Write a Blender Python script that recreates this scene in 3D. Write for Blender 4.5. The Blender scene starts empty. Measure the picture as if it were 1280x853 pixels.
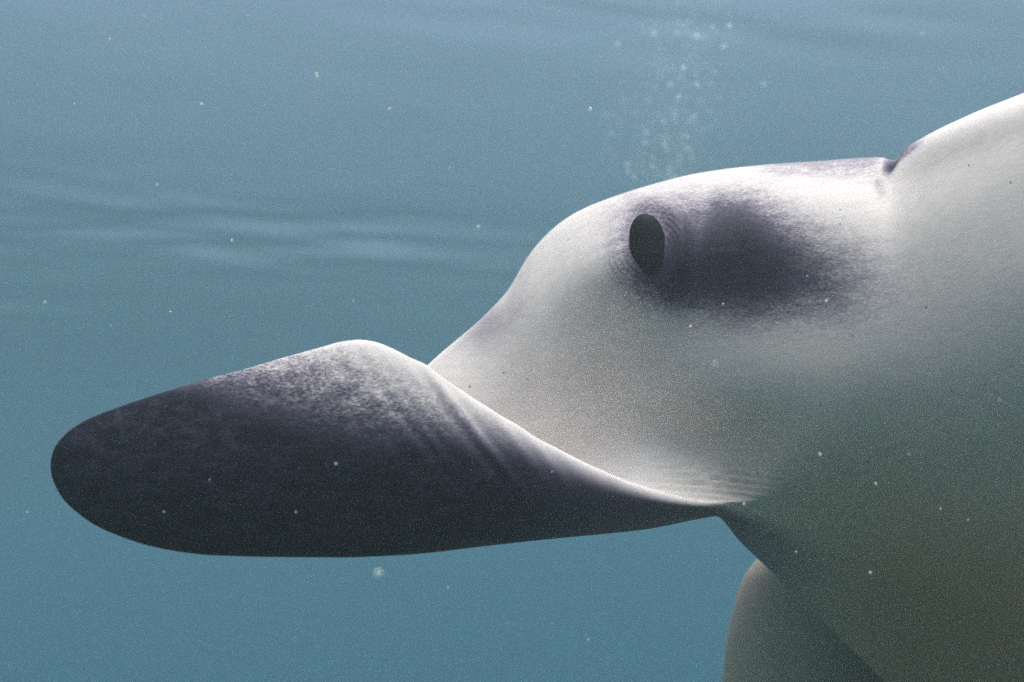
import bpy, math, random
import numpy as np
from mathutils import Vector, Matrix

random.seed(7); np.random.seed(7)
sc = bpy.context.scene
col = sc.collection

# ------------------------------------------------------------------ camera, sky, sun, exposure
CAM = np.array([0.0, -1.25, -1.60]); PITCH = math.radians(10.0); FPX = 50.0/36.0*1280.0
cam = bpy.data.cameras.new('camera'); cam.lens = 50; cam.sensor_width = 36
cam.clip_start = 0.02; cam.clip_end = 500
cam.dof.use_dof = True; cam.dof.focus_distance = 1.24; cam.dof.aperture_fstop = 5.0
camo = bpy.data.objects.new('camera', cam); col.objects.link(camo)
camo.location = CAM.tolist(); camo.rotation_euler = (math.radians(90)+PITCH, 0, 0)
sc.camera = camo

SUN_TO = Vector((0.07, -0.09, 0.97)).normalized()
SUN_EL = math.asin(SUN_TO.z); SUN_AZ = math.atan2(SUN_TO.x, SUN_TO.y)
w = bpy.data.worlds.new('World'); sc.world = w; w.use_nodes = True
nt = w.node_tree; nt.nodes.clear()
wo = nt.nodes.new('ShaderNodeOutputWorld'); bg = nt.nodes.new('ShaderNodeBackground')
sky = nt.nodes.new('ShaderNodeTexSky'); sky.sky_type = 'NISHITA'; sky.sun_disc = False
sky.sun_elevation = SUN_EL; sky.sun_rotation = SUN_AZ
sky.dust_density = 10.0; sky.ozone_density = 0.5
bg.inputs['Strength'].default_value = 0.15
nt.links.new(sky.outputs[0], bg.inputs[0]); nt.links.new(bg.outputs[0], wo.inputs[0])

sl = bpy.data.lights.new('sun', 'SUN'); sl.energy = 4.0; sl.angle = math.radians(46)   # rippled surface spreads the sun
sl.color = (1.0, 0.86, 0.86)
slo = bpy.data.objects.new('sun', sl); col.objects.link(slo)
slo.rotation_euler = SUN_TO.to_track_quat('Z', 'Y').to_euler(); slo.location = (-1, -1, 3)

sc.view_settings.view_transform = 'Standard'; sc.view_settings.look = 'None'
sc.view_settings.exposure = 0.53; sc.view_settings.gamma = 1.0
sc.view_settings.use_curve_mapping = False
sc.render.engine = 'CYCLES'
sc.cycles.use_denoising = False
sc.cycles.max_bounces = 10; sc.cycles.volume_bounces = 3; sc.cycles.diffuse_bounces = 3
sc.cycles.transparent_max_bounces = 12; sc.cycles.caustics_reflective = False
sc.cycles.sample_clamp_indirect = 4.0

# ------------------------------------------------------------------ helpers
RIGHT = np.array([1.0, 0, 0]); FWD = np.array([0, math.cos(PITCH), math.sin(PITCH)])
UP = np.array([0, -math.sin(PITCH), math.cos(PITCH)])
def at(u, v, d):
    """measured position: picture column, row and distance along the view axis -> metres"""
    u = np.asarray(u, float)[..., None]; v = np.asarray(v, float)[..., None]; d = np.asarray(d, float)[..., None]
    return CAM + d*(FWD + RIGHT*(u-640)/FPX + UP*(426.5-v)/FPX)

def pchip(xk, yk, x):
    xk = np.asarray(xk, float); yk = np.asarray(yk, float); x = np.asarray(x, float)
    h = np.diff(xk); dl = np.diff(yk)/h; n = len(xk); m = np.zeros(n)
    if n > 2:
        for i in range(1, n-1):
            if dl[i-1]*dl[i] > 0:
                w1 = 2*h[i]+h[i-1]; w2 = h[i]+2*h[i-1]
                m[i] = (w1+w2)/(w1/dl[i-1]+w2/dl[i])
    m[0] = dl[0]; m[-1] = dl[-1]
    xc = np.clip(x, xk[0], xk[-1]); i = np.clip(np.searchsorted(xk, xc)-1, 0, n-2)
    t = (xc-xk[i])/h[i]
    return ((2*t**3-3*t**2+1)*yk[i]+(t**3-2*t**2+t)*h[i]*m[i]+(-2*t**3+3*t**2)*yk[i+1]+(t**3-t**2)*h[i]*m[i+1])

def sstep(a, b, x):
    t = np.clip((np.asarray(x, float)-a)/(b-a), 0, 1); return t*t*(3-2*t)

def tag(o, label=None, cat=None, group=None, kind=None):
    if label: o['label'] = label
    if cat: o['category'] = cat
    if group: o['group'] = group
    if kind: o['kind'] = kind
    return o

def mesh_obj(name, verts, faces, mat, parent=None, smooth=True):
    me = bpy.data.meshes.new(name)
    me.from_pydata([tuple(p) for p in verts], [], [tuple(f) for f in faces]); me.update()
    if smooth: me.polygons.foreach_set('use_smooth', [True]*len(me.polygons))
    o = bpy.data.objects.new(name, me); col.objects.link(o)
    if mat: me.materials.append(mat)
    if parent: o.parent = parent
    return o

class NT:
    def __init__(s, name):
        s.m = bpy.data.materials.new(name); s.m.use_nodes = True; s.t = s.m.node_tree; s.t.nodes.clear()
        s.out = s.t.nodes.new('ShaderNodeOutputMaterial')
    def n(s, typ, **kw):
        nd = s.t.nodes.new(typ)
        for k, v in kw.items():
            if k.startswith('_'): setattr(nd, k[1:], v)
            else:
                key = int(k[1:]) if k[0] == 'i' and k[1:].isdigit() else k.replace('__', ' ')
                sk = nd.inputs[key]
                if hasattr(v, 'is_output') or isinstance(v, bpy.types.NodeSocket): s.t.links.new(v, sk)
                else: sk.default_value = v
        return nd
    def math(s, op, a, b=0.0, c=None, clamp=False):
        kw = {'i0': a, 'i1': b}
        if c is not None: kw['i2'] = c
        return s.n('ShaderNodeMath', _operation=op, _use_clamp=clamp, **kw).outputs[0]
    def mixc(s, f, a, b):
        nd = s.t.nodes.new('ShaderNodeMix'); nd.data_type = 'RGBA'
        for sk, v in ((nd.inputs[0], f), (nd.inputs[6], a), (nd.inputs[7], b)):
            if isinstance(v, bpy.types.NodeSocket): s.t.links.new(v, sk)
            else: sk.default_value = v if not isinstance(v, tuple) or len(v) == 4 else (*v, 1)
        return nd.outputs[2]
    def link(s, a, b): s.t.links.new(a, b)

# ------------------------------------------------------------------ water: body of water and its rippled surface
SEA = 0.0
def water_volume():
    m = NT('sea_water_volume')
    v = m.n('ShaderNodeVolumePrincipled', Density=0.17, Anisotropy=0.66)
    v.inputs['Color'].default_value = (0.25, 0.27, 0.275, 1)
    v.inputs['Absorption Color'].default_value = (0.0, 0.275, 0.435, 1)
    m.link(v.outputs[0], m.out.inputs['Volume']); return m.m
def haze_box():
    s, z0, z1 = 60.0, -7.8, SEA+0.15
    vs = [(x, y, z) for z in (z0, z1) for x, y in ((-s, -s), (s, -s), (s, s), (-s, s))]
    fs = [(3, 2, 1, 0), (4, 5, 6, 7), (0, 1, 5, 4), (1, 2, 6, 5), (2, 3, 7, 6), (3, 0, 4, 7)]
    o = mesh_obj('haze', vs, fs, water_volume(), smooth=False)
    tag(o, 'hazy blue green sea water filling the whole view', 'water', kind='stuff')
haze_box()

def bounce_seabed():  # unseen sandy floor, added to bounce warm light onto the belly
    m = NT('sand')
    tc = m.n('ShaderNodeTexCoord').outputs['Object']
    n = m.n('ShaderNodeTexNoise', Vector=tc, Scale=1.2, Detail=8.0, Roughness=0.6).outputs[0]
    f = m.n('ShaderNodeTexNoise', Vector=tc, Scale=90.0, Detail=4.0).outputs[0]
    c = m.mixc(n, (0.13, 0.11, 0.075), (0.24, 0.20, 0.14))
    b = m.n('ShaderNodeBump', Strength=0.5, Distance=0.03, Height=m.math('ADD', n, m.math('MULTIPLY', f, 0.2)))
    p = m.n('ShaderNodeBsdfPrincipled', Base__Color=c, Roughness=0.9, Normal=b.outputs[0])
    m.link(p.outputs[0], m.out.inputs[0])
    g = np.linspace(-58, 58, 117); X, Y = np.meshgrid(g, g); rng = np.random.RandomState(9)
    Z = np.full_like(X, -5.8)
    for i in range(10):
        a, k = rng.rand()*6.28, 0.2+0.9*rng.rand()
        Z += 0.05/k*0.5*np.sin(k*(X*math.cos(a)+Y*math.sin(a))+rng.rand()*6.28)
    idx = np.arange(X.size).reshape(X.shape)
    F = np.stack([idx[:-1, :-1], idx[:-1, 1:], idx[1:, 1:], idx[1:, :-1]], -1).reshape(-1, 4)
    o = mesh_obj('bounce_seabed', np.stack([X, Y, Z], -1).reshape(-1, 3), F.tolist(), m.m)
    tag(o, 'unseen sandy floor added to bounce warm light upward', 'bounce_seabed', kind='structure')
bounce_seabed()

def sea_surface():
    m = NT('sea_surface_film')
    lw = m.n('ShaderNodeLayerWeight', Blend=0.5)
    r = m.n('ShaderNodeValToRGB', i0=lw.outputs['Facing'])
    r.color_ramp.elements[0].position = 0.45; r.color_ramp.elements[0].color = (0.03, 0.03, 0.03, 1)
    r.color_ramp.elements[1].position = 0.84; r.color_ramp.elements[1].color = (0.93, 0.93, 0.93, 1)
    tr = m.n('ShaderNodeBsdfTransparent'); gl = m.n('ShaderNodeBsdfGlossy', Roughness=0.05)
    mx = m.n('ShaderNodeMixShader', i0=r.outputs[0], i1=tr.outputs[0], i2=gl.outputs[0])
    m.link(mx.outputs[0], m.out.inputs[0])
    # finer grid near the camera, coarse to the edge of the water
    g = np.sinh(np.linspace(-1, 1, 321)*4.2); g = g/g[-1]*59.0
    gy = np.sinh(np.linspace(-1, 1, 901)*4.2); gy = gy/gy[-1]*59.0
    X, Y = np.meshgrid(g, gy)
    Z = np.zeros_like(X)
    rng = np.random.RandomState(3)
    def packet(cx, cy, rx, ry, ang):
        c, q = math.cos(ang), math.sin(ang)
        a = ((X-cx)*c+(Y-cy)*q)/rx; b = (-(X-cx)*q+(Y-cy)*c)/ry
        return np.exp(-(a*a+b*b))
    calm = 0.03+0.9*np.clip(packet(-1.3, 4.9, 1.7, 0.6, 0.30)+0.45*packet(0.5, 2.4, 0.9, 0.30, 0.1)+packet(-3.6, 6.5, 1.0, 0.5, 0)
        +0.3*packet(3.5, 3.0, 1.5, 0.5, 0.2)+packet(-4.5, 2.0, 1.2, 0.5, 0)+packet(2.5, 8.5, 3, 0.8, .1)+packet(-2.0, -3.0, 2, 0.7, 0)+packet(4, -2, 1.5, 1, 0), 0, 1)
    for i in range(26):
        wl = 0.30*1.17**i if i < 11 else 0.5*1.25**(i-11)
        a = rng.normal(1.85, 0.22); k = 2*math.pi/wl
        amp = 0.011*wl*(0.6 if i % 2 else 1.0)/(1+0.12*wl)
        ph = rng.rand()*6.28
        cell = np.abs(Y)*0.0097+0.01
        fade = np.clip(wl/(2.5*cell)-0.6, 0, 1)
        q = (k*(X*math.cos(a)+Y*math.sin(a))+ph+1.3*np.sin(X*2.1+i)+0.4*np.sin(Y*1.1+2*i))
        s = -(np.sin(q)+0.5*np.sin(2*q)+0.28*np.sin(3*q))/1.3      # gentle backs, short steep faces
        Z += amp*fade*s*(calm*1.8 if wl < 1.6 else 0.12)
    Z = SEA+Z*0.45-0.03
    V = np.stack([X, Y, Z], -1).reshape(-1, 3)
    idx = np.arange(X.size).reshape(X.shape)
    F = np.stack([idx[:-1, :-1], idx[:-1, 1:], idx[1:, 1:], idx[1:, :-1]], -1).reshape(-1, 4)
    o = mesh_obj('sea_surface', V, F.tolist(), m.m)
    tag(o, 'rippled underside of the sea surface with pale light streaks', 'water', kind='structure')
sea_surface()

# ------------------------------------------------------------------ the manta's skin
EYE_UV = (811, 306)
EYE = at(*EYE_UV, 1.222)
def skin_material():
    m = NT('manta_skin')
    tc = m.n('ShaderNodeTexCoord').outputs['Object']
    pg = m.n('ShaderNodeAttribute', _attribute_name='pigment').outputs['Fac']
    gr = m.n('ShaderNodeAttribute', _attribute_name='mottle').outputs['Fac']
    ol = m.n('ShaderNodeAttribute', _attribute_name='olive_shade').outputs['Fac']
    mp = m.n('ShaderNodeMapping', Vector=tc); mp.inputs['Rotation'].default_value = (0, math.radians(-35), 0)
    mp.inputs['Scale'].default_value = (1, 1, 2.4)
    n1 = m.n('ShaderNodeTexNoise', Vector=mp.outputs[0], Scale=300.0, Detail=7.0, Roughness=0.74).outputs[0]
    n2 = m.n('ShaderNodeTexNoise', Vector=tc, Scale=14.0, Detail=5.0, Roughness=0.6).outputs[0]
    n3 = m.n('ShaderNodeTexNoise', Vector=tc, Scale=900.0, Detail=2.0, Roughness=0.6).outputs[0]
    # pigment edge broken up by mottling
    a = m.math('SUBTRACT', n1, 0.5); a = m.math('MULTIPLY', a, gr)
    b = m.math('MULTIPLY', m.math('SUBTRACT', n2, 0.5), 0.35)
    n7 = m.n('ShaderNodeTexNoise', Vector=mp.outputs[0], Scale=55.0, Detail=6.0, Roughness=0.7).outputs[0]
    b = m.math('ADD', b, m.math('MULTIPLY', m.math('MULTIPLY', m.math('SUBTRACT', n7, 0.5), gr), 0.55))
    win = m.math('MULTIPLY', m.math('MULTIPLY', pg, m.math('SUBTRACT', 1.0, pg)), 4.0)
    f = m.math('ADD', pg, m.math('MULTIPLY', m.math('ADD', a, b), win), clamp=True)
    f = m.math('ADD', f, m.math('MULTIPLY', m.math('SUBTRACT', n1, 0.5), 0.06), clamp=True)
    pale = m.mixc(n2, (0.52, 0.46, 0.435), (0.62, 0.55, 0.515))
    mp3 = m.n('ShaderNodeMapping', Vector=tc); mp3.inputs['Scale'].default_value = (0.25, 1, 1.5)
    n6 = m.n('ShaderNodeTexNoise', Vector=mp3.outputs[0], Scale=90.0, Detail=6.0, Roughness=0.7).outputs[0]
    st = m.n('ShaderNodeMapRange', Value=n6)
    for k, v in (('From Min', 0.35), ('From Max', 0.70), ('To Min', 0.0), ('To Max', 0.35)): st.inputs[k].default_value = v
    pale = m.mixc(st.outputs[0], pale, (0.36, 0.31, 0.31))
    pale = m.mixc(ol, pale, (0.34, 0.22, 0.135))  # olive mix: belly shade painted into the colour, plus brown of the fin root
    n5 = m.n('ShaderNodeTexNoise', Vector=mp.outputs[0], Scale=420.0, Detail=4.0, Roughness=0.7).outputs[0]
    sp = m.n('ShaderNodeMapRange', Value=m.math('MULTIPLY', m.math('ADD', m.math('ADD', n1, n5), n7), 0.3333))
    for k, v in (('From Min', 0.475), ('From Max', 0.66), ('To Min', 0.0), ('To Max', 1.0)): sp.inputs[k].default_value = v
    dark = m.mixc(sp.outputs[0], (0.006, 0.0075, 0.014), (0.065, 0.058, 0.085))
    c = m.mixc(f, m.mixc(f, pale, (0.20, 0.15, 0.26)), dark)
    # sparse small dark pores
    vo = m.n('ShaderNodeTexVoronoi', Vector=tc, Scale=55.0, Randomness=1.0)
    dot = m.math('LESS_THAN', vo.outputs['Distance'], 0.06)
    rnd = m.n('ShaderNodeSeparateColor', i0=vo.outputs['Color']).outputs[0]
    dot = m.math('MULTIPLY', dot, m.math('GREATER_THAN', rnd, 0.5))
    c = m.mixc(m.math('MULTIPLY', dot, 0.75), c, (0.05, 0.045, 0.045))
    # fine skin relief and rings of folds round the eye
    sx = m.n('ShaderNodeSeparateXYZ', Vector=tc)
    ex = m.math('SUBTRACT', sx.outputs[0], float(EYE[0])+0.002); ez = m.math('SUBTRACT', sx.outputs[2], float(EYE[2])+0.002)
    wob = m.math('MULTIPLY', m.math('SUBTRACT', n2, 0.5), 0.012)
    rr = m.math('SQRT', m.math('ADD', m.math('POWER', m.math('ABSOLUTE', m.math('MULTIPLY', ex, 1.18)), 2.0), m.math('POWER', m.math('ABSOLUTE', m.math('MULTIPLY', ez, 0.95)), 2.0)))
    rr = m.math('ADD', rr, wob)
    ring = m.math('SINE', m.math('MULTIPLY', rr, 2*math.pi/0.0052))
    rm = m.n('ShaderNodeMapRange', Value=rr); rm.interpolation_type = 'SMOOTHSTEP'
    for k, v in (('From Min', 0.036), ('From Max', 0.052), ('To Min', 1.0), ('To Max', 0.0)): rm.inputs[k].default_value = v
    near = m.math('LESS_THAN', sx.outputs[1], 0.2)
    dm = m.n('ShaderNodeMapRange', Value=m.math('MULTIPLY', ex, ez)); dm.interpolation_type = 'SMOOTHSTEP'
    for k, v in (('From Min', -0.0002), ('From Max', 0.0004), ('To Min', 0.1), ('To Max', 1.0)): dm.inputs[k].default_value = v
    ring = m.math('MULTIPLY', m.math('MULTIPLY', m.math('MULTIPLY', ring, rm.outputs[0]), near), dm.outputs[0])
    mp2 = m.n('ShaderNodeMapping', Vector=tc); mp2.inputs['Rotation'].default_value = (0, math.radians(8), 0)
    mp2.inputs['Scale'].default_value = (0.35, 1, 1.6)
    n4 = m.n('ShaderNodeTexNoise', Vector=mp2.outputs[0], Scale=220.0, Detail=4.0, Roughness=0.6).outputs[0]
    h = m.math('ADD', m.math('MULTIPLY', ring, 0.0002), m.math('ADD', m.math('MULTIPLY', n4, 0.00022), m.math('MULTIPLY', n3, 0.00015)))
    bp = m.n('ShaderNodeBump', Strength=0.8, Distance=1.0, Height=h)
    p = m.n('ShaderNodeBsdfPrincipled', Base__Color=c, Roughness=0.55, Normal=bp.outputs[0])
    p.inputs['Specular IOR Level'].default_value = 0.04
    m.link(p.outputs[0], m.out.inputs[0]); return m.m

# ------------------------------------------------------------------ manta body: cross-sections from the fin tip back to the tail
# Keys run: 0 crown, 1-5 near cheek, 6 trough, 7 inside of the fin, 8 fin rim, 9-10 outside of the fin,
# 11 lowest line, 12 underside, 13 far underside, 14 far cheek, 15 far crown
RIM = [(63, 582), (63.6, 575), (65, 568), (68, 560), (77, 547), (96, 531), (115, 521), (152, 507), (190, 494), (227, 482), (250, 475), (300, 462), (350, 447), (400, 433), (430, 425), (450, 423), (470, 426), (490, 434), (535, 457), (570, 481), (600, 503), (640, 526), (680, 551), (740, 582), (800, 607), (850, 622), (880, 628), (930, 634), (1000, 652), (1100, 685), (1300, 745)]
LOW = [(63, 582), (63.6, 590), (65, 597), (68, 605), (77, 622), (96, 641), (115, 655), (152, 672), (190, 684), (227, 691), (265, 695), (350, 697), (420, 696), (500, 690), (600, 678), (700, 669), (760, 664), (830, 656), (880, 648), (898, 645), (905, 652), (920, 672), (945, 697), (1010, 758), (1085, 832), (1150, 895), (1300, 1010)]
CROWN = [(63, 582), (100, 584), (200, 588), (330, 585), (420, 568), (480, 520), (510, 482), (535, 456), (560, 434), (600, 400), (622, 378), (636, 362), (648, 341), (662, 318), (680, 297), (700, 280), (730, 262), (770, 245), (820, 229), (870, 217), (920, 210), (980, 205), (1040, 202), (1095, 200), (1107, 200), (1114, 198), (1132, 188), (1153, 176), (1181, 162), (1230, 142), (1280, 124), (1300, 116)]
US = [63, 110, 200, 330, 440, 535, 600, 680, 760, 810, 880, 940, 1010, 1105, 1180, 1300]
D = {  # distance of each key from the camera at the US stations
 0: [1.100, 1.112, 1.130, 1.170, 1.250, 1.345, 1.375, 1.385, 1.380, 1.375, 1.375, 1.370, 1.365, 1.320, 1.245, 1.165],
 1: [1.100, 1.112, 1.130, 1.170, 1.245, 1.335, 1.360, 1.345, 1.305, 1.290, 1.285, 1.282, 1.280, 1.268, 1.212, 1.132],
 2: [1.100, 1.112, 1.130, 1.168, 1.238, 1.325, 1.345, 1.318, 1.258, 1.234, 1.242, 1.245, 1.244, 1.230, 1.182, 1.108],
 3: [1.100, 1.112, 1.130, 1.166, 1.230, 1.310, 1.330, 1.305, 1.262, 1.242, 1.236, 1.235, 1.230, 1.205, 1.162, 1.090],
 4: [1.100, 1.112, 1.129, 1.163, 1.220, 1.295, 1.315, 1.298, 1.272, 1.255, 1.238, 1.232, 1.222, 1.200, 1.160, 1.095],
 5: [1.100, 1.111, 1.128, 1.160, 1.210, 1.270, 1.290, 1.282, 1.268, 1.260, 1.256, 1.252, 1.232, 1.214, 1.175, 1.115],
 6: [1.100, 1.110, 1.127, 1.155, 1.195, 1.225, 1.230, 1.225, 1.215, 1.212, 1.225, 1.250, 1.256, 1.236, 1.200, 1.140],
 7: [1.100, 1.108, 1.122, 1.148, 1.172, 1.180, 1.182, 1.180, 1.180, 1.188, 1.212, 1.250, 1.277, 1.254, 1.218, 1.160],
 8: [1.100, 1.102, 1.108, 1.128, 1.148, 1.158, 1.160, 1.160, 1.165, 1.176, 1.205, 1.258, 1.292, 1.276, 1.244, 1.190],
 9: [1.100, 1.092, 1.090, 1.102, 1.116, 1.130, 1.135, 1.142, 1.155, 1.168, 1.203, 1.275, 1.318, 1.308, 1.285, 1.235],
 10:[1.100, 1.090, 1.085, 1.095, 1.108, 1.122, 1.132, 1.145, 1.162, 1.178, 1.214, 1.318, 1.360, 1.360, 1.340, 1.290],
 11:[1.100, 1.096, 1.100, 1.115, 1.130, 1.145, 1.160, 1.180, 1.205, 1.222, 1.257, 1.375, 1.430, 1.440, 1.430, 1.410],
 12:[1.100, 1.106, 1.118, 1.140, 1.180, 1.225, 1.250, 1.265, 1.320, 1.380, 1.430, 1.490, 1.530, 1.540, 1.540, 1.540],
 13:[1.100, 1.110, 1.126, 1.158, 1.220, 1.290, 1.330, 1.360, 1.500, 1.620, 1.700, 1.740, 1.760, 1.780, 1.800, 1.820],
 14:[1.100, 1.112, 1.130, 1.168, 1.240, 1.335, 1.370, 1.420, 1.620, 1.760, 1.820, 1.850, 1.860, 1.870, 1.900, 1.940],
 15:[1.100, 1.112, 1.131, 1.170, 1.250, 1.352, 1.390, 1.415, 1.520, 1.600, 1.640, 1.660, 1.670, 1.680, 1.690, 1.700],
}
# height of the keys between the three traced lines
UV_ = [64, 200, 330, 440, 535, 600, 680, 760, 810, 880, 940, 1010, 1105, 1180, 1300]
CH = {1: [.12, .12, .12, .10, .09, .09, .10, .09, .085, .09, .09, .09, .10, .11, .11],
      2: [.22, .22, .22, .22, .22, .23, .24, .22, .21, .22, .23, .24, .24, .25, .26],
      3: [.34, .34, .34, .38, .40, .42, .44, .43, .42, .43, .45, .46, .47, .48, .48],
      4: [.45, .45, .45, .55, .62, .66, .68, .66, .66, .67, .68, .69, .70, .70, .70],
      5: [.55, .55, .55, .74, .86, .90, .90, .85, .84, .84, .86, .86, .86, .86, .86]}
TROUGH = [(63, 582), (110, 572), (200, 562), (330, 560), (440, 590), (535, 622), (600, 634), (680, 634), (760, 628), (810, 619), (850, 623), (880, 626), (940, 622), (1010, 602), (1105, 600), (1300, 605)]
INNER = [(63, 582), (110, 552), (200, 527), (330, 512), (440, 505), (535, 545), (600, 575), (680, 596), (760, 606), (810, 612), (850, 621), (880, 626), (940, 628), (1010, 632), (1105, 640), (1300, 670)]
def section(u):
    """16 keys of one cross-section in metres"""
    P = []
    cr = pchip(*zip(*CROWN), u); rim = pchip(*zip(*RIM), u); lo = pchip(*zip(*LOW), u)
    tr = pchip(*zip(*TROUGH), u); inn = pchip(*zip(*INNER), u)
    far = sstep(690, 830, u)
    for k in range(16):
        d = pchip(US, D[k], u)
        if k == 0: v = cr
        elif k <= 5: v = cr+(tr-cr)*pchip(UV_, CH[k], u)
        elif k == 6: v = tr
        elif k == 7: v = inn
        elif k == 8: v = rim
        elif k == 9: v = rim+(lo-rim)*0.30
        elif k == 10: v = rim+(lo-rim)*0.68
        elif k == 11: v = lo
        elif k == 12: v = (1-far)*(tr+(lo-tr)*0.80)+far*(lo-4-18*sstep(800, 940, u))
        elif k == 13: v = (1-far)*(tr+(cr-tr)*0.12)+far*(lo-60)
        elif k == 14: v = (1-far)*(tr+(cr-tr)*0.55)+far*(0.45*cr+0.55*lo)
        else: v = (1-far)*(tr+(cr-tr)*0.97)+far*(cr+55+45*sstep(1050, 1200, u))
        P.append(at(u, v, d))
    return np.stack(P, 0)     # 16 x n x 3

def build_body(mat):
    th = np.linspace(0, 1, 41)[:-1]**2.2
    us = np.concatenate([63+47*th, np.linspace(110, 1300, 640)])
    K = section(us)
    # behind the head: shoulders, raised near wing, far wing, back and tail, in metres relative to the spine
    mid_y = 1.50-1.25
    z0 = CAM[2]
    def back(x, top_near, tipn, belly, tipf, ridge):
        # tipn/tipf: (y, z) of wing edges ; belly z ; ridge z
        yn, zn = tipn; yf, zf = tipf
        L = lambda a, b, t: (a[0]+(b[0]-a[0])*t, a[1]+(b[1]-a[1])*t)
        b = (mid_y, belly); n_ = (yn, zn); f_ = (yf, zf); r_ = (mid_y, ridge); th_ = 0.02
        pts = [n_]
        for t, sag in ((.07, .02), (.2, .035), (.36, .04), (.5, .04), (.6, .035), (.66, .03), (.71, .03), (.76, .025), (.81, .02), (.88, .012)):
            q = L(n_, b, t); pts.append((q[0], q[1]-sag))
        pts += [b, L(b, f_, .35), L(b, f_, .75), f_, r_]
        return np.array([(x, y, z) for y, z in pts])
    ext = [back(0.62, 0, (-0.33, z0+0.53), z0-0.36, (0.92, z0-0.02), z0+0.17),
           back(0.82, 0, (-0.58, z0+0.74), z0-0.33, (1.20, z0-0.05), z0+0.17),
           back(1.05, 0, (-0.80, z0+0.95), z0-0.26, (1.45, z0-0.10), z0+0.15),
           back(1.28, 0, (-0.62, z0+0.72), z0-0.18, (1.20, z0-0.05), z0+0.12),
           back(1.50, 0, (-0.16, z0+0.18), z0-0.08, (0.70, z0+0.02), z0+0.09),
           back(1.66, 0, (0.16, z0+0.05), z0-0.02, (0.34, z0+0.04), z0+0.06),
           back(1.90, 0, (0.232, z0+0.03), z0+0.012, (0.268, z0+0.03), z0+0.045),
           back(2.60, 0, (0.246, z0+0.025), z0+0.021, (0.254, z0+0.025), z0+0.029)]
    kk = np.stack([K[:, -60], K[:, -1]] + ext, 0)          # m x 16 x 3
    s = np.array([-0.12, 0.0, .14, .34, .57, .80, 1.02, 1.18, 1.42, 2.1])
    se = np.linspace(0.0, 2.1, 150)[1:]
    E = np.zeros((16, len(se), 3))
    for k in range(16):
        for c in range(3): E[k, :, c] = pchip(s, kk[:, k, c], se)
    K = np.concatenate([K, E], 1)                            # 16 x N x 3
    uu = np.concatenate([us, 1300+se*900])
    # closed centripetal-like spline through the keys of each section
    SUB = 20
    out = []; par = []
    for k in range(16):
        p0, p1, p2, p3 = K[(k-1) % 16], K[k], K[(k+1) % 16], K[(k+2) % 16]
        d1 = np.sqrt(np.linalg.norm(p1-p0, axis=1))[:, None]+1e-5; d2 = np.sqrt(np.linalg.norm(p2-p1, axis=1))[:, None]+1e-5
        d3 = np.sqrt(np.linalg.norm(p3-p2, axis=1))[:, None]+1e-5
        m1 = d2*((p1-p0)/d1-(p2-p0)/(d1+d2)+(p2-p1)/d2)
        m2 = d2*((p2-p1)/d2-(p3-p1)/(d2+d3)+(p3-p2)/d3)
        for j in range(SUB):
            t = j/SUB
            out.append((2*t**3-3*t**2+1)*p1+(t**3-2*t**2+t)*m1+(-2*t**3+3*t**2)*p2+(t**3-t**2)*m2)
            par.append(k+t)
    S = np.stack(out, 0); par = np.array(par)                # M x N x 3
    M, N, _ = S.shape
    # gentle fairing along and around, so that the traced kinks read as flesh
    def fair(A, it, wrap):
        for _ in range(it):
            B = A.copy()
            B[:, 1:-1] = 0.5*A[:, 1:-1]+0.25*(A[:, :-2]+A[:, 2:])
            A = B
            if wrap: A = 0.5*A+0.25*(np.roll(A, 1, 0)+np.roll(A, -1, 0))
        return A
    S = fair(S, 10, True)
    U = np.broadcast_to(uu[None, :], (M, N)); T = np.broadcast_to(par[:, None], (M, N))
    # picture-plane coordinates of every point, used only to measure where marks sit on the skin
    R = S-CAM; dep = R@FWD; PU = 640+FPX*(R@RIGHT)/dep; PV = 426.5-FPX*(R@UP)/dep
    # normals
    du = np.gradient(S, axis=1); dv = (np.roll(S, -1, 0)-np.roll(S, 1, 0))
    Nn = np.cross(dv, du); Nn /= (np.linalg.norm(Nn, axis=2)[..., None]+1e-12)
    near = ((T <= 6) & (U > 640) & (dep < 1.45)).astype(float)
    if (Nn[int(2.5*SUB), 350]@FWD) > 0: Nn = -Nn
    disp = np.zeros((M, N))
    # eye socket: raised brow fold behind and above the eye
    ex = (PU-EYE_UV[0])/30.0; ey = (PV-EYE_UV[1])/44.0; er = np.sqrt(ex**2+ey**2)
    disp += near*sstep(232, 268, PV)*0.006*np.exp(-((er-1.35)/0.35)**2)*(0.35+0.65*sstep(-0.6, 0.8, ex-ey*0.5))
    disp -= near*0.004*np.exp(-(er/0.9)**2)
    # the crease between head and wing
    cr_d = (PU-1112)*0.82+(PV-205)*0.35
    fadec = np.exp(-(np.maximum(PV-200, 0)/24.0)**2)*((T < 3) | (T > 15.3))
    disp -= 0.005*np.exp(-(cr_d/6.0)**2)*fadec*(dep < 1.6)
    # folds fanning over the rim of the fin
    flap = ((T >= 7.6) & (T <= 10.5)).astype(float)
    q = (PU*0.80-(PV-430)*0.60)
    rng = np.random.RandomState(5)
    fold = np.zeros_like(q)
    for wl, a in ((17, .6), (25, 1.0), (37, .9), (53, .6)):
        fold += a*np.sin(2*math.pi*q/wl+rng.rand()*6.28+0.6*np.sin(PV/37.0))
    env = np.exp(-((PU-585)/105.0)**2)*np.exp(-((T-8.75)/0.9)**2)*flap
    disp += 0.0008*fold*env
    # lines along the white lip under the cheek
    lip = np.exp(-((PU-860)/85.0)**2)*np.exp(-((PV-600)/22.0)**2)*(T < 6.4)*(T > 3)
    disp += 0.0016*lip*(np.sin((PV-0.10*PU)*2*math.pi/9.0+np.sin(PU/33.0))+0.5*np.sin((PV-0.16*PU)*2*math.pi/5.3))
    S = S+Nn*disp[..., None]
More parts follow.
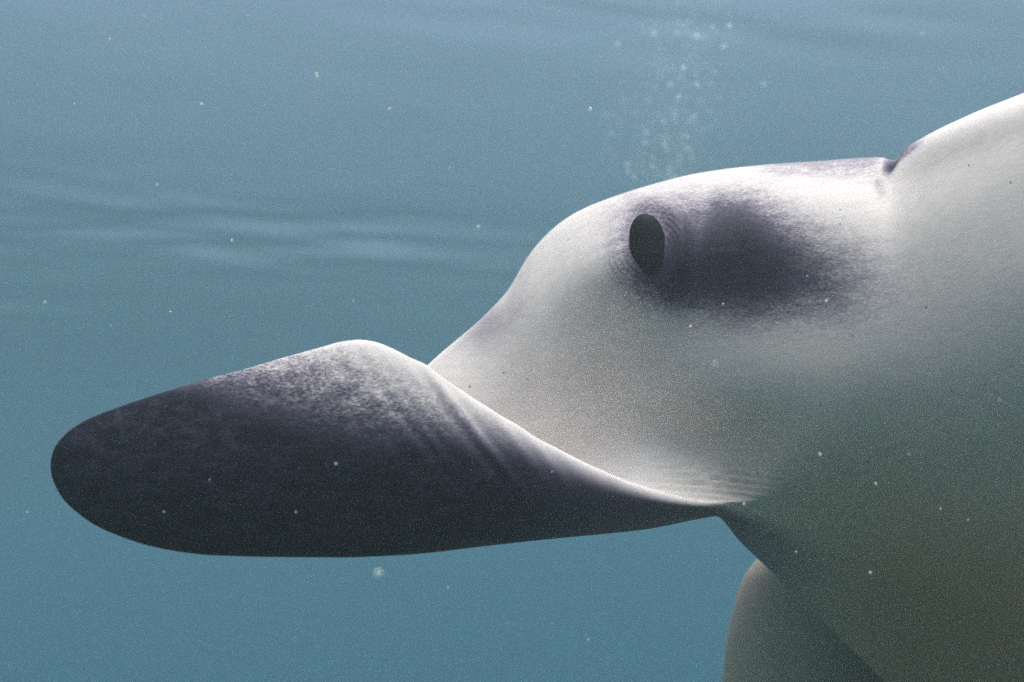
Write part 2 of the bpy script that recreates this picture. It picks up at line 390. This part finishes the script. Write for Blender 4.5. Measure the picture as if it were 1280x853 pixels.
    # ---- pigment: dark outer face of the fin, dark patch behind the eye, dark back
    tb = pchip([64, 120, 200, 280, 350, 420, 470, 540, 620, 700, 800, 900], [7.3, 7.4, 7.6, 8.05, 8.45, 8.85, 9.05, 8.95, 8.75, 8.65, 8.7, 8.8], U)
    wid = pchip([64, 200, 300, 420, 520, 700, 900], [.5, 1.2, 1.8, 1.7, 1.3, .95, 1.2], U)
    finp = sstep(tb-wid*0.6, tb+wid*0.5, T+0.03*fold*np.exp(-((PU-590)/110.0)**2))*(T < 13.2)
    strength = pchip([64, 500, 620, 720, 820, 900, 960, 1100, 2600], [1.0, 1.0, .97, .84, .66, .55, .45, .30, .25], U)
    pig = finp*strength
    pig *= 1-sstep(930, 1060, U)*0.75
    # back of the fin near its tip also dark at the very edge
    pig = np.maximum(pig, (U < 330)*sstep(330, 150, U)*0.9)
    def blob(cx, cy, rx, ry, ang=0, p=2.0):
        c, s_ = math.cos(math.radians(ang)), math.sin(math.radians(ang))
        a = ((PU-cx)*c+(PV-cy)*s_)/rx; b = (-(PU-cx)*s_+(PV-cy)*c)/ry
        return np.exp(-(np.abs(a)**p+np.abs(b)**p))
    nm = near*(dep < 1.42)
    patch = 0.95*blob(915, 322, 58, 56, 0, 2.2)+0.45*blob(965, 338, 66, 46, 10)+0.12*blob(1045, 350, 75, 55, 10)+0.45*blob(908, 290, 36, 32, 0, 2.4)
    patch *= 1-0.36*np.exp(-((PU-873+0.15*(PV-300))/10.0)**2)*sstep(380, 300, PV)
    patch += 0.55*blob(838, 348, 40, 28, 12)+0.42*blob(848, 315, 32, 46)+0.14*blob(800, 300, 44, 56)
    patch += 0.16*np.exp(-((er-0.95)/0.28)**2)
    pig = np.maximum(pig, nm*1.0*(1-np.exp(-3.0*patch)))
    # dark edge stain in the crease, faint brown top of the head and grey smudge over the snout
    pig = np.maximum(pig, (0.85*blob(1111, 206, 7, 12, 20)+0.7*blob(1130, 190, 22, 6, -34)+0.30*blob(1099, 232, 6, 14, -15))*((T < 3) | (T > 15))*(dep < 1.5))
    topb = sstep(236, 200, PV)*sstep(900, 990, PU)*sstep(1115, 1085, PU)*(dep < 1.7)
    pig = np.maximum(pig, 0.40*topb)
    sn = blob(608, 408, 40, 22, -42)
    pig = np.maximum(pig, 0.35*sn*((T < 3) | (T > 15.2)))
    
    dors = sstep(13.9, 14.3, T)*sstep(15.25, 15.0, T)*sstep(720, 800, U)
    pig = np.maximum(pig, 0.9*dors)
    pig = np.maximum(pig, 0.9*sstep(1500, 1700, U)*(T > 14))
    mot = 0.35+2.6*flap*sstep(700, 420, U)+1.5*nm
    olive_shade = sstep(380, 760, PV-0.10*(PU-1000))*sstep(760, 1160, PU)*0.95  # lower body painted darker and warmer, for its shade and bounce light
    olive_shade = np.maximum(olive_shade, 0.85*sstep(560, 800, U)*sstep(8.6, 9.4, T)*sstep(980, 900, U)*(T < 12.5))
    V = S.transpose(1, 0, 2).reshape(-1, 3)                  # N rings of M
    idx = np.arange(N*M).reshape(N, M)
    a = idx[:-1]; b = np.roll(idx, -1, 1)[:-1]; c = np.roll(idx, -1, 1)[1:]; d_ = idx[1:]
    F = np.stack([a, b, c, d_], -1).reshape(-1, 4).tolist()
    F.append(list(idx[0])); F.append(list(idx[-1][::-1]))
    attrs = {'pigment': pig.T.reshape(-1), 'mottle': mot.T.reshape(-1), 'olive_shade': olive_shade.T.reshape(-1)}
    # ---- the other head fin, hanging behind the jaw
    LE = [(660, 1010), (690, 955), (702, 944), (720, 931), (745, 921), (775, 913), (810, 907), (853, 903), (950, 897), (1040, 905), (1110, 935), (1150, 985), (1165, 1030)]
    RE = [(660, 1060), (700, 1105), (800, 1145), (950, 1150), (1040, 1130), (1110, 1100), (1150, 1060), (1165, 1034)]
    vs = np.concatenate([np.linspace(662, 1130, 120), 1165-35*np.linspace(1, 0.02, 25)**1.8])
    le = pchip(*zip(*LE), vs); re = pchip(*zip(*RE), vs)
    Q = 72; ang = np.linspace(0, 2*math.pi, Q, endpoint=False)
    cs, sn_ = np.cos(ang), np.sin(ang)
    mu = (le+re)/2; hw = (re-le)/2
    uu2 = mu[:, None]-hw[:, None]*cs[None]
    bow = 0.075*(cs[None]**2-1)*np.minimum(hw[:, None]/90, 1)
    dd = 1.80+bow*-1.0*0+0.05*cs[None]**2+0.03*((vs[:, None]-700)/400)-0.014*sn_[None]*np.sqrt(np.clip(hw[:, None]/60, 0, 1))
    W = at(uu2, np.broadcast_to(vs[:, None], uu2.shape), dd)
    n2_ = len(vs); base = 0
    idx2 = np.arange(n2_*Q).reshape(n2_, Q)+base
    a = idx2[:-1]; b = np.roll(idx2, -1, 1)[:-1]; c = np.roll(idx2, -1, 1)[1:]; d_ = idx2[1:]
    F2 = np.stack([a, b, c, d_], -1).reshape(-1, 4).tolist(); F2.append(list(idx2[0])); F2.append(list(idx2[-1][::-1]))
    V2 = W.reshape(-1, 3)
    x = (-cs[None]+np.zeros((n2_, 1)))                          # -1 free edge ... 1 rear edge
    p2 = 0.0+0.22*sstep(-0.2, 0.7, x)
    attrs2 = {'pigment': p2.reshape(-1), 'mottle': np.full(n2_*Q, 0.3), 'olive_shade': np.full(n2_*Q, 0.55)}
    import bmesh
    root = bpy.data.objects.new('manta_ray', None); col.objects.link(root); root.empty_display_size = 0.2
    made = []
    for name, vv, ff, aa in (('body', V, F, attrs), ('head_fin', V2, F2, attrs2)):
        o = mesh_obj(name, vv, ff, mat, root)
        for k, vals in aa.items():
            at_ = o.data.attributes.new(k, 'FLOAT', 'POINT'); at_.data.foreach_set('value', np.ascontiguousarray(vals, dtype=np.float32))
        bm = bmesh.new(); bm.from_mesh(o.data); bmesh.ops.recalc_face_normals(bm, faces=bm.faces); bm.to_mesh(o.data); bm.free()
        made.append(o)
    made[1]['label'] = 'grey head fin of the far side hanging below the jaw'
    # depth of the cheek at the eye
    msk = (T > 1) & (T < 4) & (np.abs(PU-EYE_UV[0]) < 25) & (np.abs(PV-EYE_UV[1]) < 35) & (dep < 1.4)
    return root, float(dep[msk].mean()), float(dep[msk].min())

SKIN = skin_material()
manta, eye_d, eye_dmin = build_body(SKIN)
print('EYE DEPTH', eye_d, eye_dmin)
tag(manta, 'pale manta ray with dark unrolled head fin swimming under the surface', 'manta ray')

# ------------------------------------------------------------------ eye
def eye_material():
    m = NT('manta_eye')
    tc = m.n('ShaderNodeTexCoord').outputs['Object']
    n = m.n('ShaderNodeTexNoise', Vector=tc, Scale=160.0, Detail=4.0).outputs[0]
    c = m.mixc(n, (0.003, 0.004, 0.005), (0.010, 0.012, 0.014))
    p = m.n('ShaderNodeBsdfPrincipled', Base__Color=c, Roughness=0.6)
    p.inputs['Specular IOR Level'].default_value = 0.03
    m.link(p.outputs[0], m.out.inputs[0]); return m.m
def build_eye():
    n, q = 28, 48
    V = []; F = []
    c = at(811, 306, eye_d-0.001)
    for i in range(n+1):
        a = math.pi*i/n
        for j in range(q):
            b = 2*math.pi*j/q
            x = math.sin(a)*math.cos(b); z = math.sin(a)*math.sin(b); y = -math.cos(a)
            # oval upright eye, flatter where the rear lid closes over it
            sx = 0.0172 if x < 0 else 0.0150
            px = sx*(abs(x)**(1.0 if x < 0 else 0.72))*math.copysign(1, x)
            pz = (0.0275 if z > 0 else 0.0300)*z*(1.0-0.10*x)
            tx = px-0.0022*(pz/0.0275)
            V.append(c+np.array([tx, 0.0135*y+0.20*min(pz, 0), pz]))
    for i in range(n):
        for j in range(q):
            F.append((i*q+j, i*q+(j+1) % q, (i+1)*q+(j+1) % q, (i+1)*q+j))
    o = mesh_obj('eye', V, F, eye_material(), manta)
    o['label'] = 'dark oval eye ringed by folds of pale skin'
build_eye()

# ------------------------------------------------------------------ drifting specks and bubbles
def speck_material(name, colr, alpha):
    m = NT(name)
    tc = m.n('ShaderNodeTexCoord').outputs['Object']
    n = m.n('ShaderNodeTexNoise', Vector=tc, Scale=3.0, Detail=2.0).outputs[0]
    c = m.mixc(n, colr, tuple(x*0.9 for x in colr))
    df = m.n('ShaderNodeBsdfDiffuse', Color=c); tl = m.n('ShaderNodeBsdfTranslucent', Color=c)
    a = m.n('ShaderNodeMixShader', i0=0.5, i1=df.outputs[0], i2=tl.outputs[0])
    tr = m.n('ShaderNodeBsdfTransparent')
    b = m.n('ShaderNodeMixShader', i0=alpha, i1=tr.outputs[0], i2=a.outputs[0])
    m.link(b.outputs[0], m.out.inputs[0]); return m.m
def unit_blob(name, mat, seed, rough):
    import bmesh
    bm = bmesh.new(); bmesh.ops.create_icosphere(bm, subdivisions=2, radius=1.0)
    r = random.Random(seed)
    for v in bm.verts: v.co *= 1+rough*(r.random()-0.5)
    me = bpy.data.meshes.new(name); bm.to_mesh(me); bm.free()
    me.polygons.foreach_set('use_smooth', [True]*len(me.polygons)); me.materials.append(mat); return me
sm = speck_material('plankton', (0.85, 0.85, 0.80), 0.7)
speck_meshes = [unit_blob('drifting_speck', sm, s, 0.9) for s in range(4)]
# (column, row, distance, radius in picture pixels)
SPECKS = [(1033, 376, 1.05, 2.6), (894, 454, 0.80, 3.2), (420, 580, 1.0, 2.4), (1025, 568, 1.0, 2.4), (1095, 605, 1.05, 1.8), (1136, 568, 1.0, 1.5),
          (863, 408, 1.1, 2.0), (473, 717, 0.7, 5.0), (205, 640, 1.02, 1.4), (290, 301, 1.5, 2.2), (396, 94, 1.3, 3.6), (137, 49, 1.4, 1.8),
          (252, 130, 1.5, 2.0), (487, 136, 1.4, 1.9), (196, 231, 1.6, 1.6), (56, 378, 1.4, 2.3), (213, 390, 1.5, 1.6), (442, 376, 1.5, 1.6),
          (598, 284, 1.7, 2.4), (738, 136, 1.3, 3.0), (690, 590, 1.0, 1.3), (848, 726, 1.6, 2.0), (797, 704, 1.7, 1.6), (735, 800, 1.8, 1.8),
          (690, 780, 1.6, 1.4), (112, 560, 1.3, 1.5), (34, 640, 1.5, 1.5), (560, 735, 1.4, 1.5), (760, 830, 1.5, 2.0), (1153, 42, 2.0, 2.0),
          (1176, 636, 1.0, 1.5), (1210, 650, 1.05, 1.5), (1088, 716, 1.0, 2.0), (995, 690, 1.05, 1.4), (180, 20, 1.6, 1.5), (310, 20, 1.6, 1.6),
          (93, 130, 1.4, 1.4), (562, 210, 1.5, 1.3), (1009, 345, 1.1, 1.4), (904, 380, 1.1, 1.4), (370, 640, 1.0, 1.2), (262, 600, 1.0, 1.2), (930, 630, 1.1, 2.0), (1215, 330, 0.95, 1.3), (1250, 500, 0.9, 1.4)]
for i, (u, v, d, r) in enumerate(SPECKS):
    o = bpy.data.objects.new('drifting_speck', speck_meshes[i % 4]); col.objects.link(o)
    o.location = at(u, v, d).tolist(); k = r*0.72*d/FPX
    o.scale = (k*random.uniform(.8, 1.3), k, k*random.uniform(.7, 1.1)); o.rotation_euler = (random.random()*6, random.random()*6, random.random()*6)
    if d < 1.15 and u > 640: tag(o, 'tiny pale speck drifting before the pale head and belly of the manta', 'plankton', 'specks before the head and belly')
    elif d < 1.15 and v < 700: tag(o, 'tiny pale speck drifting before the dark head fin of the manta', 'plankton', 'specks before the dark fin')
    elif (u, v) == (473, 717): tag(o, 'largest blurred pale speck, just under the dark head fin', 'plankton', 'specks in open water')
    elif v > 600: tag(o, 'tiny pale speck in the open water below the dark head fin', 'plankton', 'specks below the fin')
    else: tag(o, 'tiny pale speck in the open water above the dark head fin', 'plankton', 'specks above the fin')

bmtl = speck_material('bubble_skin', (0.9, 0.92, 0.92), 0.32)
bub = unit_blob('bubble', bmtl, 3, 0.12)
def bubble_spot(k):
    t = random.random()**0.8
    v = 20+205*t
    u = 868-45*t+random.gauss(0, 40-8*t)
    return u, v, random.uniform(2.6, 4.2)
big = [(871, 45, 2.6, 3.8), (912, 32, 2.6, 3.2), (905, 58, 2.7, 2.8), (818, 42, 2.7, 3.0), (854, 85, 2.6, 3.0), (848, 121, 2.7, 2.8), (838, 105, 2.8, 2.4),
       (872, 106, 2.7, 2.6), (955, 105, 2.8, 2.4), (772, 55, 2.8, 2.4), (868, 146, 2.8, 2.2), (830, 152, 2.8, 2.2), (808, 166, 2.8, 2.4), (815, 208, 2.9, 2.4), (858, 170, 2.8, 2.0), (784, 205, 2.8, 2.4)]
while len(big) < 90:
    u, v, d = bubble_spot(0); big.append((u, v, d, random.uniform(1.0, 2.2)))
for i, (u, v, d, r) in enumerate(big):
    o = bpy.data.objects.new('bubble', bub); col.objects.link(o)
    o.location = at(u, v, d).tolist(); k = r*1.0*d/FPX
    o.scale = (k*1.15, k*1.15, k*0.85)
    if i < 16: tag(o, 'larger blurred air bubble in the column rising behind the head', 'bubble', 'larger bubbles behind the head')
    else: tag(o, 'small faint air bubble in the column rising behind the head', 'bubble', 'small bubbles behind the head')

def fine_cloud(name, n, label, mat, spot, seed):
    r = random.Random(seed); V = []; F = []
    oct_ = [(1, 0, 0), (-1, 0, 0), (0, 1, 0), (0, -1, 0), (0, 0, 1), (0, 0, -1)]
    of = [(0, 2, 4), (2, 1, 4), (1, 3, 4), (3, 0, 4), (2, 0, 5), (1, 2, 5), (3, 1, 5), (0, 3, 5)]
    for _ in range(n):
        c, k = spot(r); b = len(V)
        V += [(c[0]+x*k, c[1]+y*k, c[2]+z*k*0.8) for x, y, z in oct_]; F += [(a+b, d+b, e+b) for a, d, e in of]
    o = mesh_obj(name, V, F, mat); tag(o, label, 'particles', kind='stuff')
def spot_fine(r):
    d = 0.5+3.5*r.random()**0.6
    return at(r.uniform(-150, 1430), r.uniform(-100, 950), d), d/FPX*r.uniform(0.25, 0.75)
fine_cloud('plankton_cloud', 900, 'fine pale plankton dust hanging all through the water', sm, spot_fine, 11)
def spot_bub(r):
    t = r.random(); d = r.uniform(2.6, 4.2)
    return at(872-50*t+r.gauss(0, 42), -20+255*t, d), d/FPX*r.uniform(0.5, 1.3)
fine_cloud('bubble_mist', 1500, 'mist of the finest bubbles in the column behind the head', bmtl, spot_bub, 12)
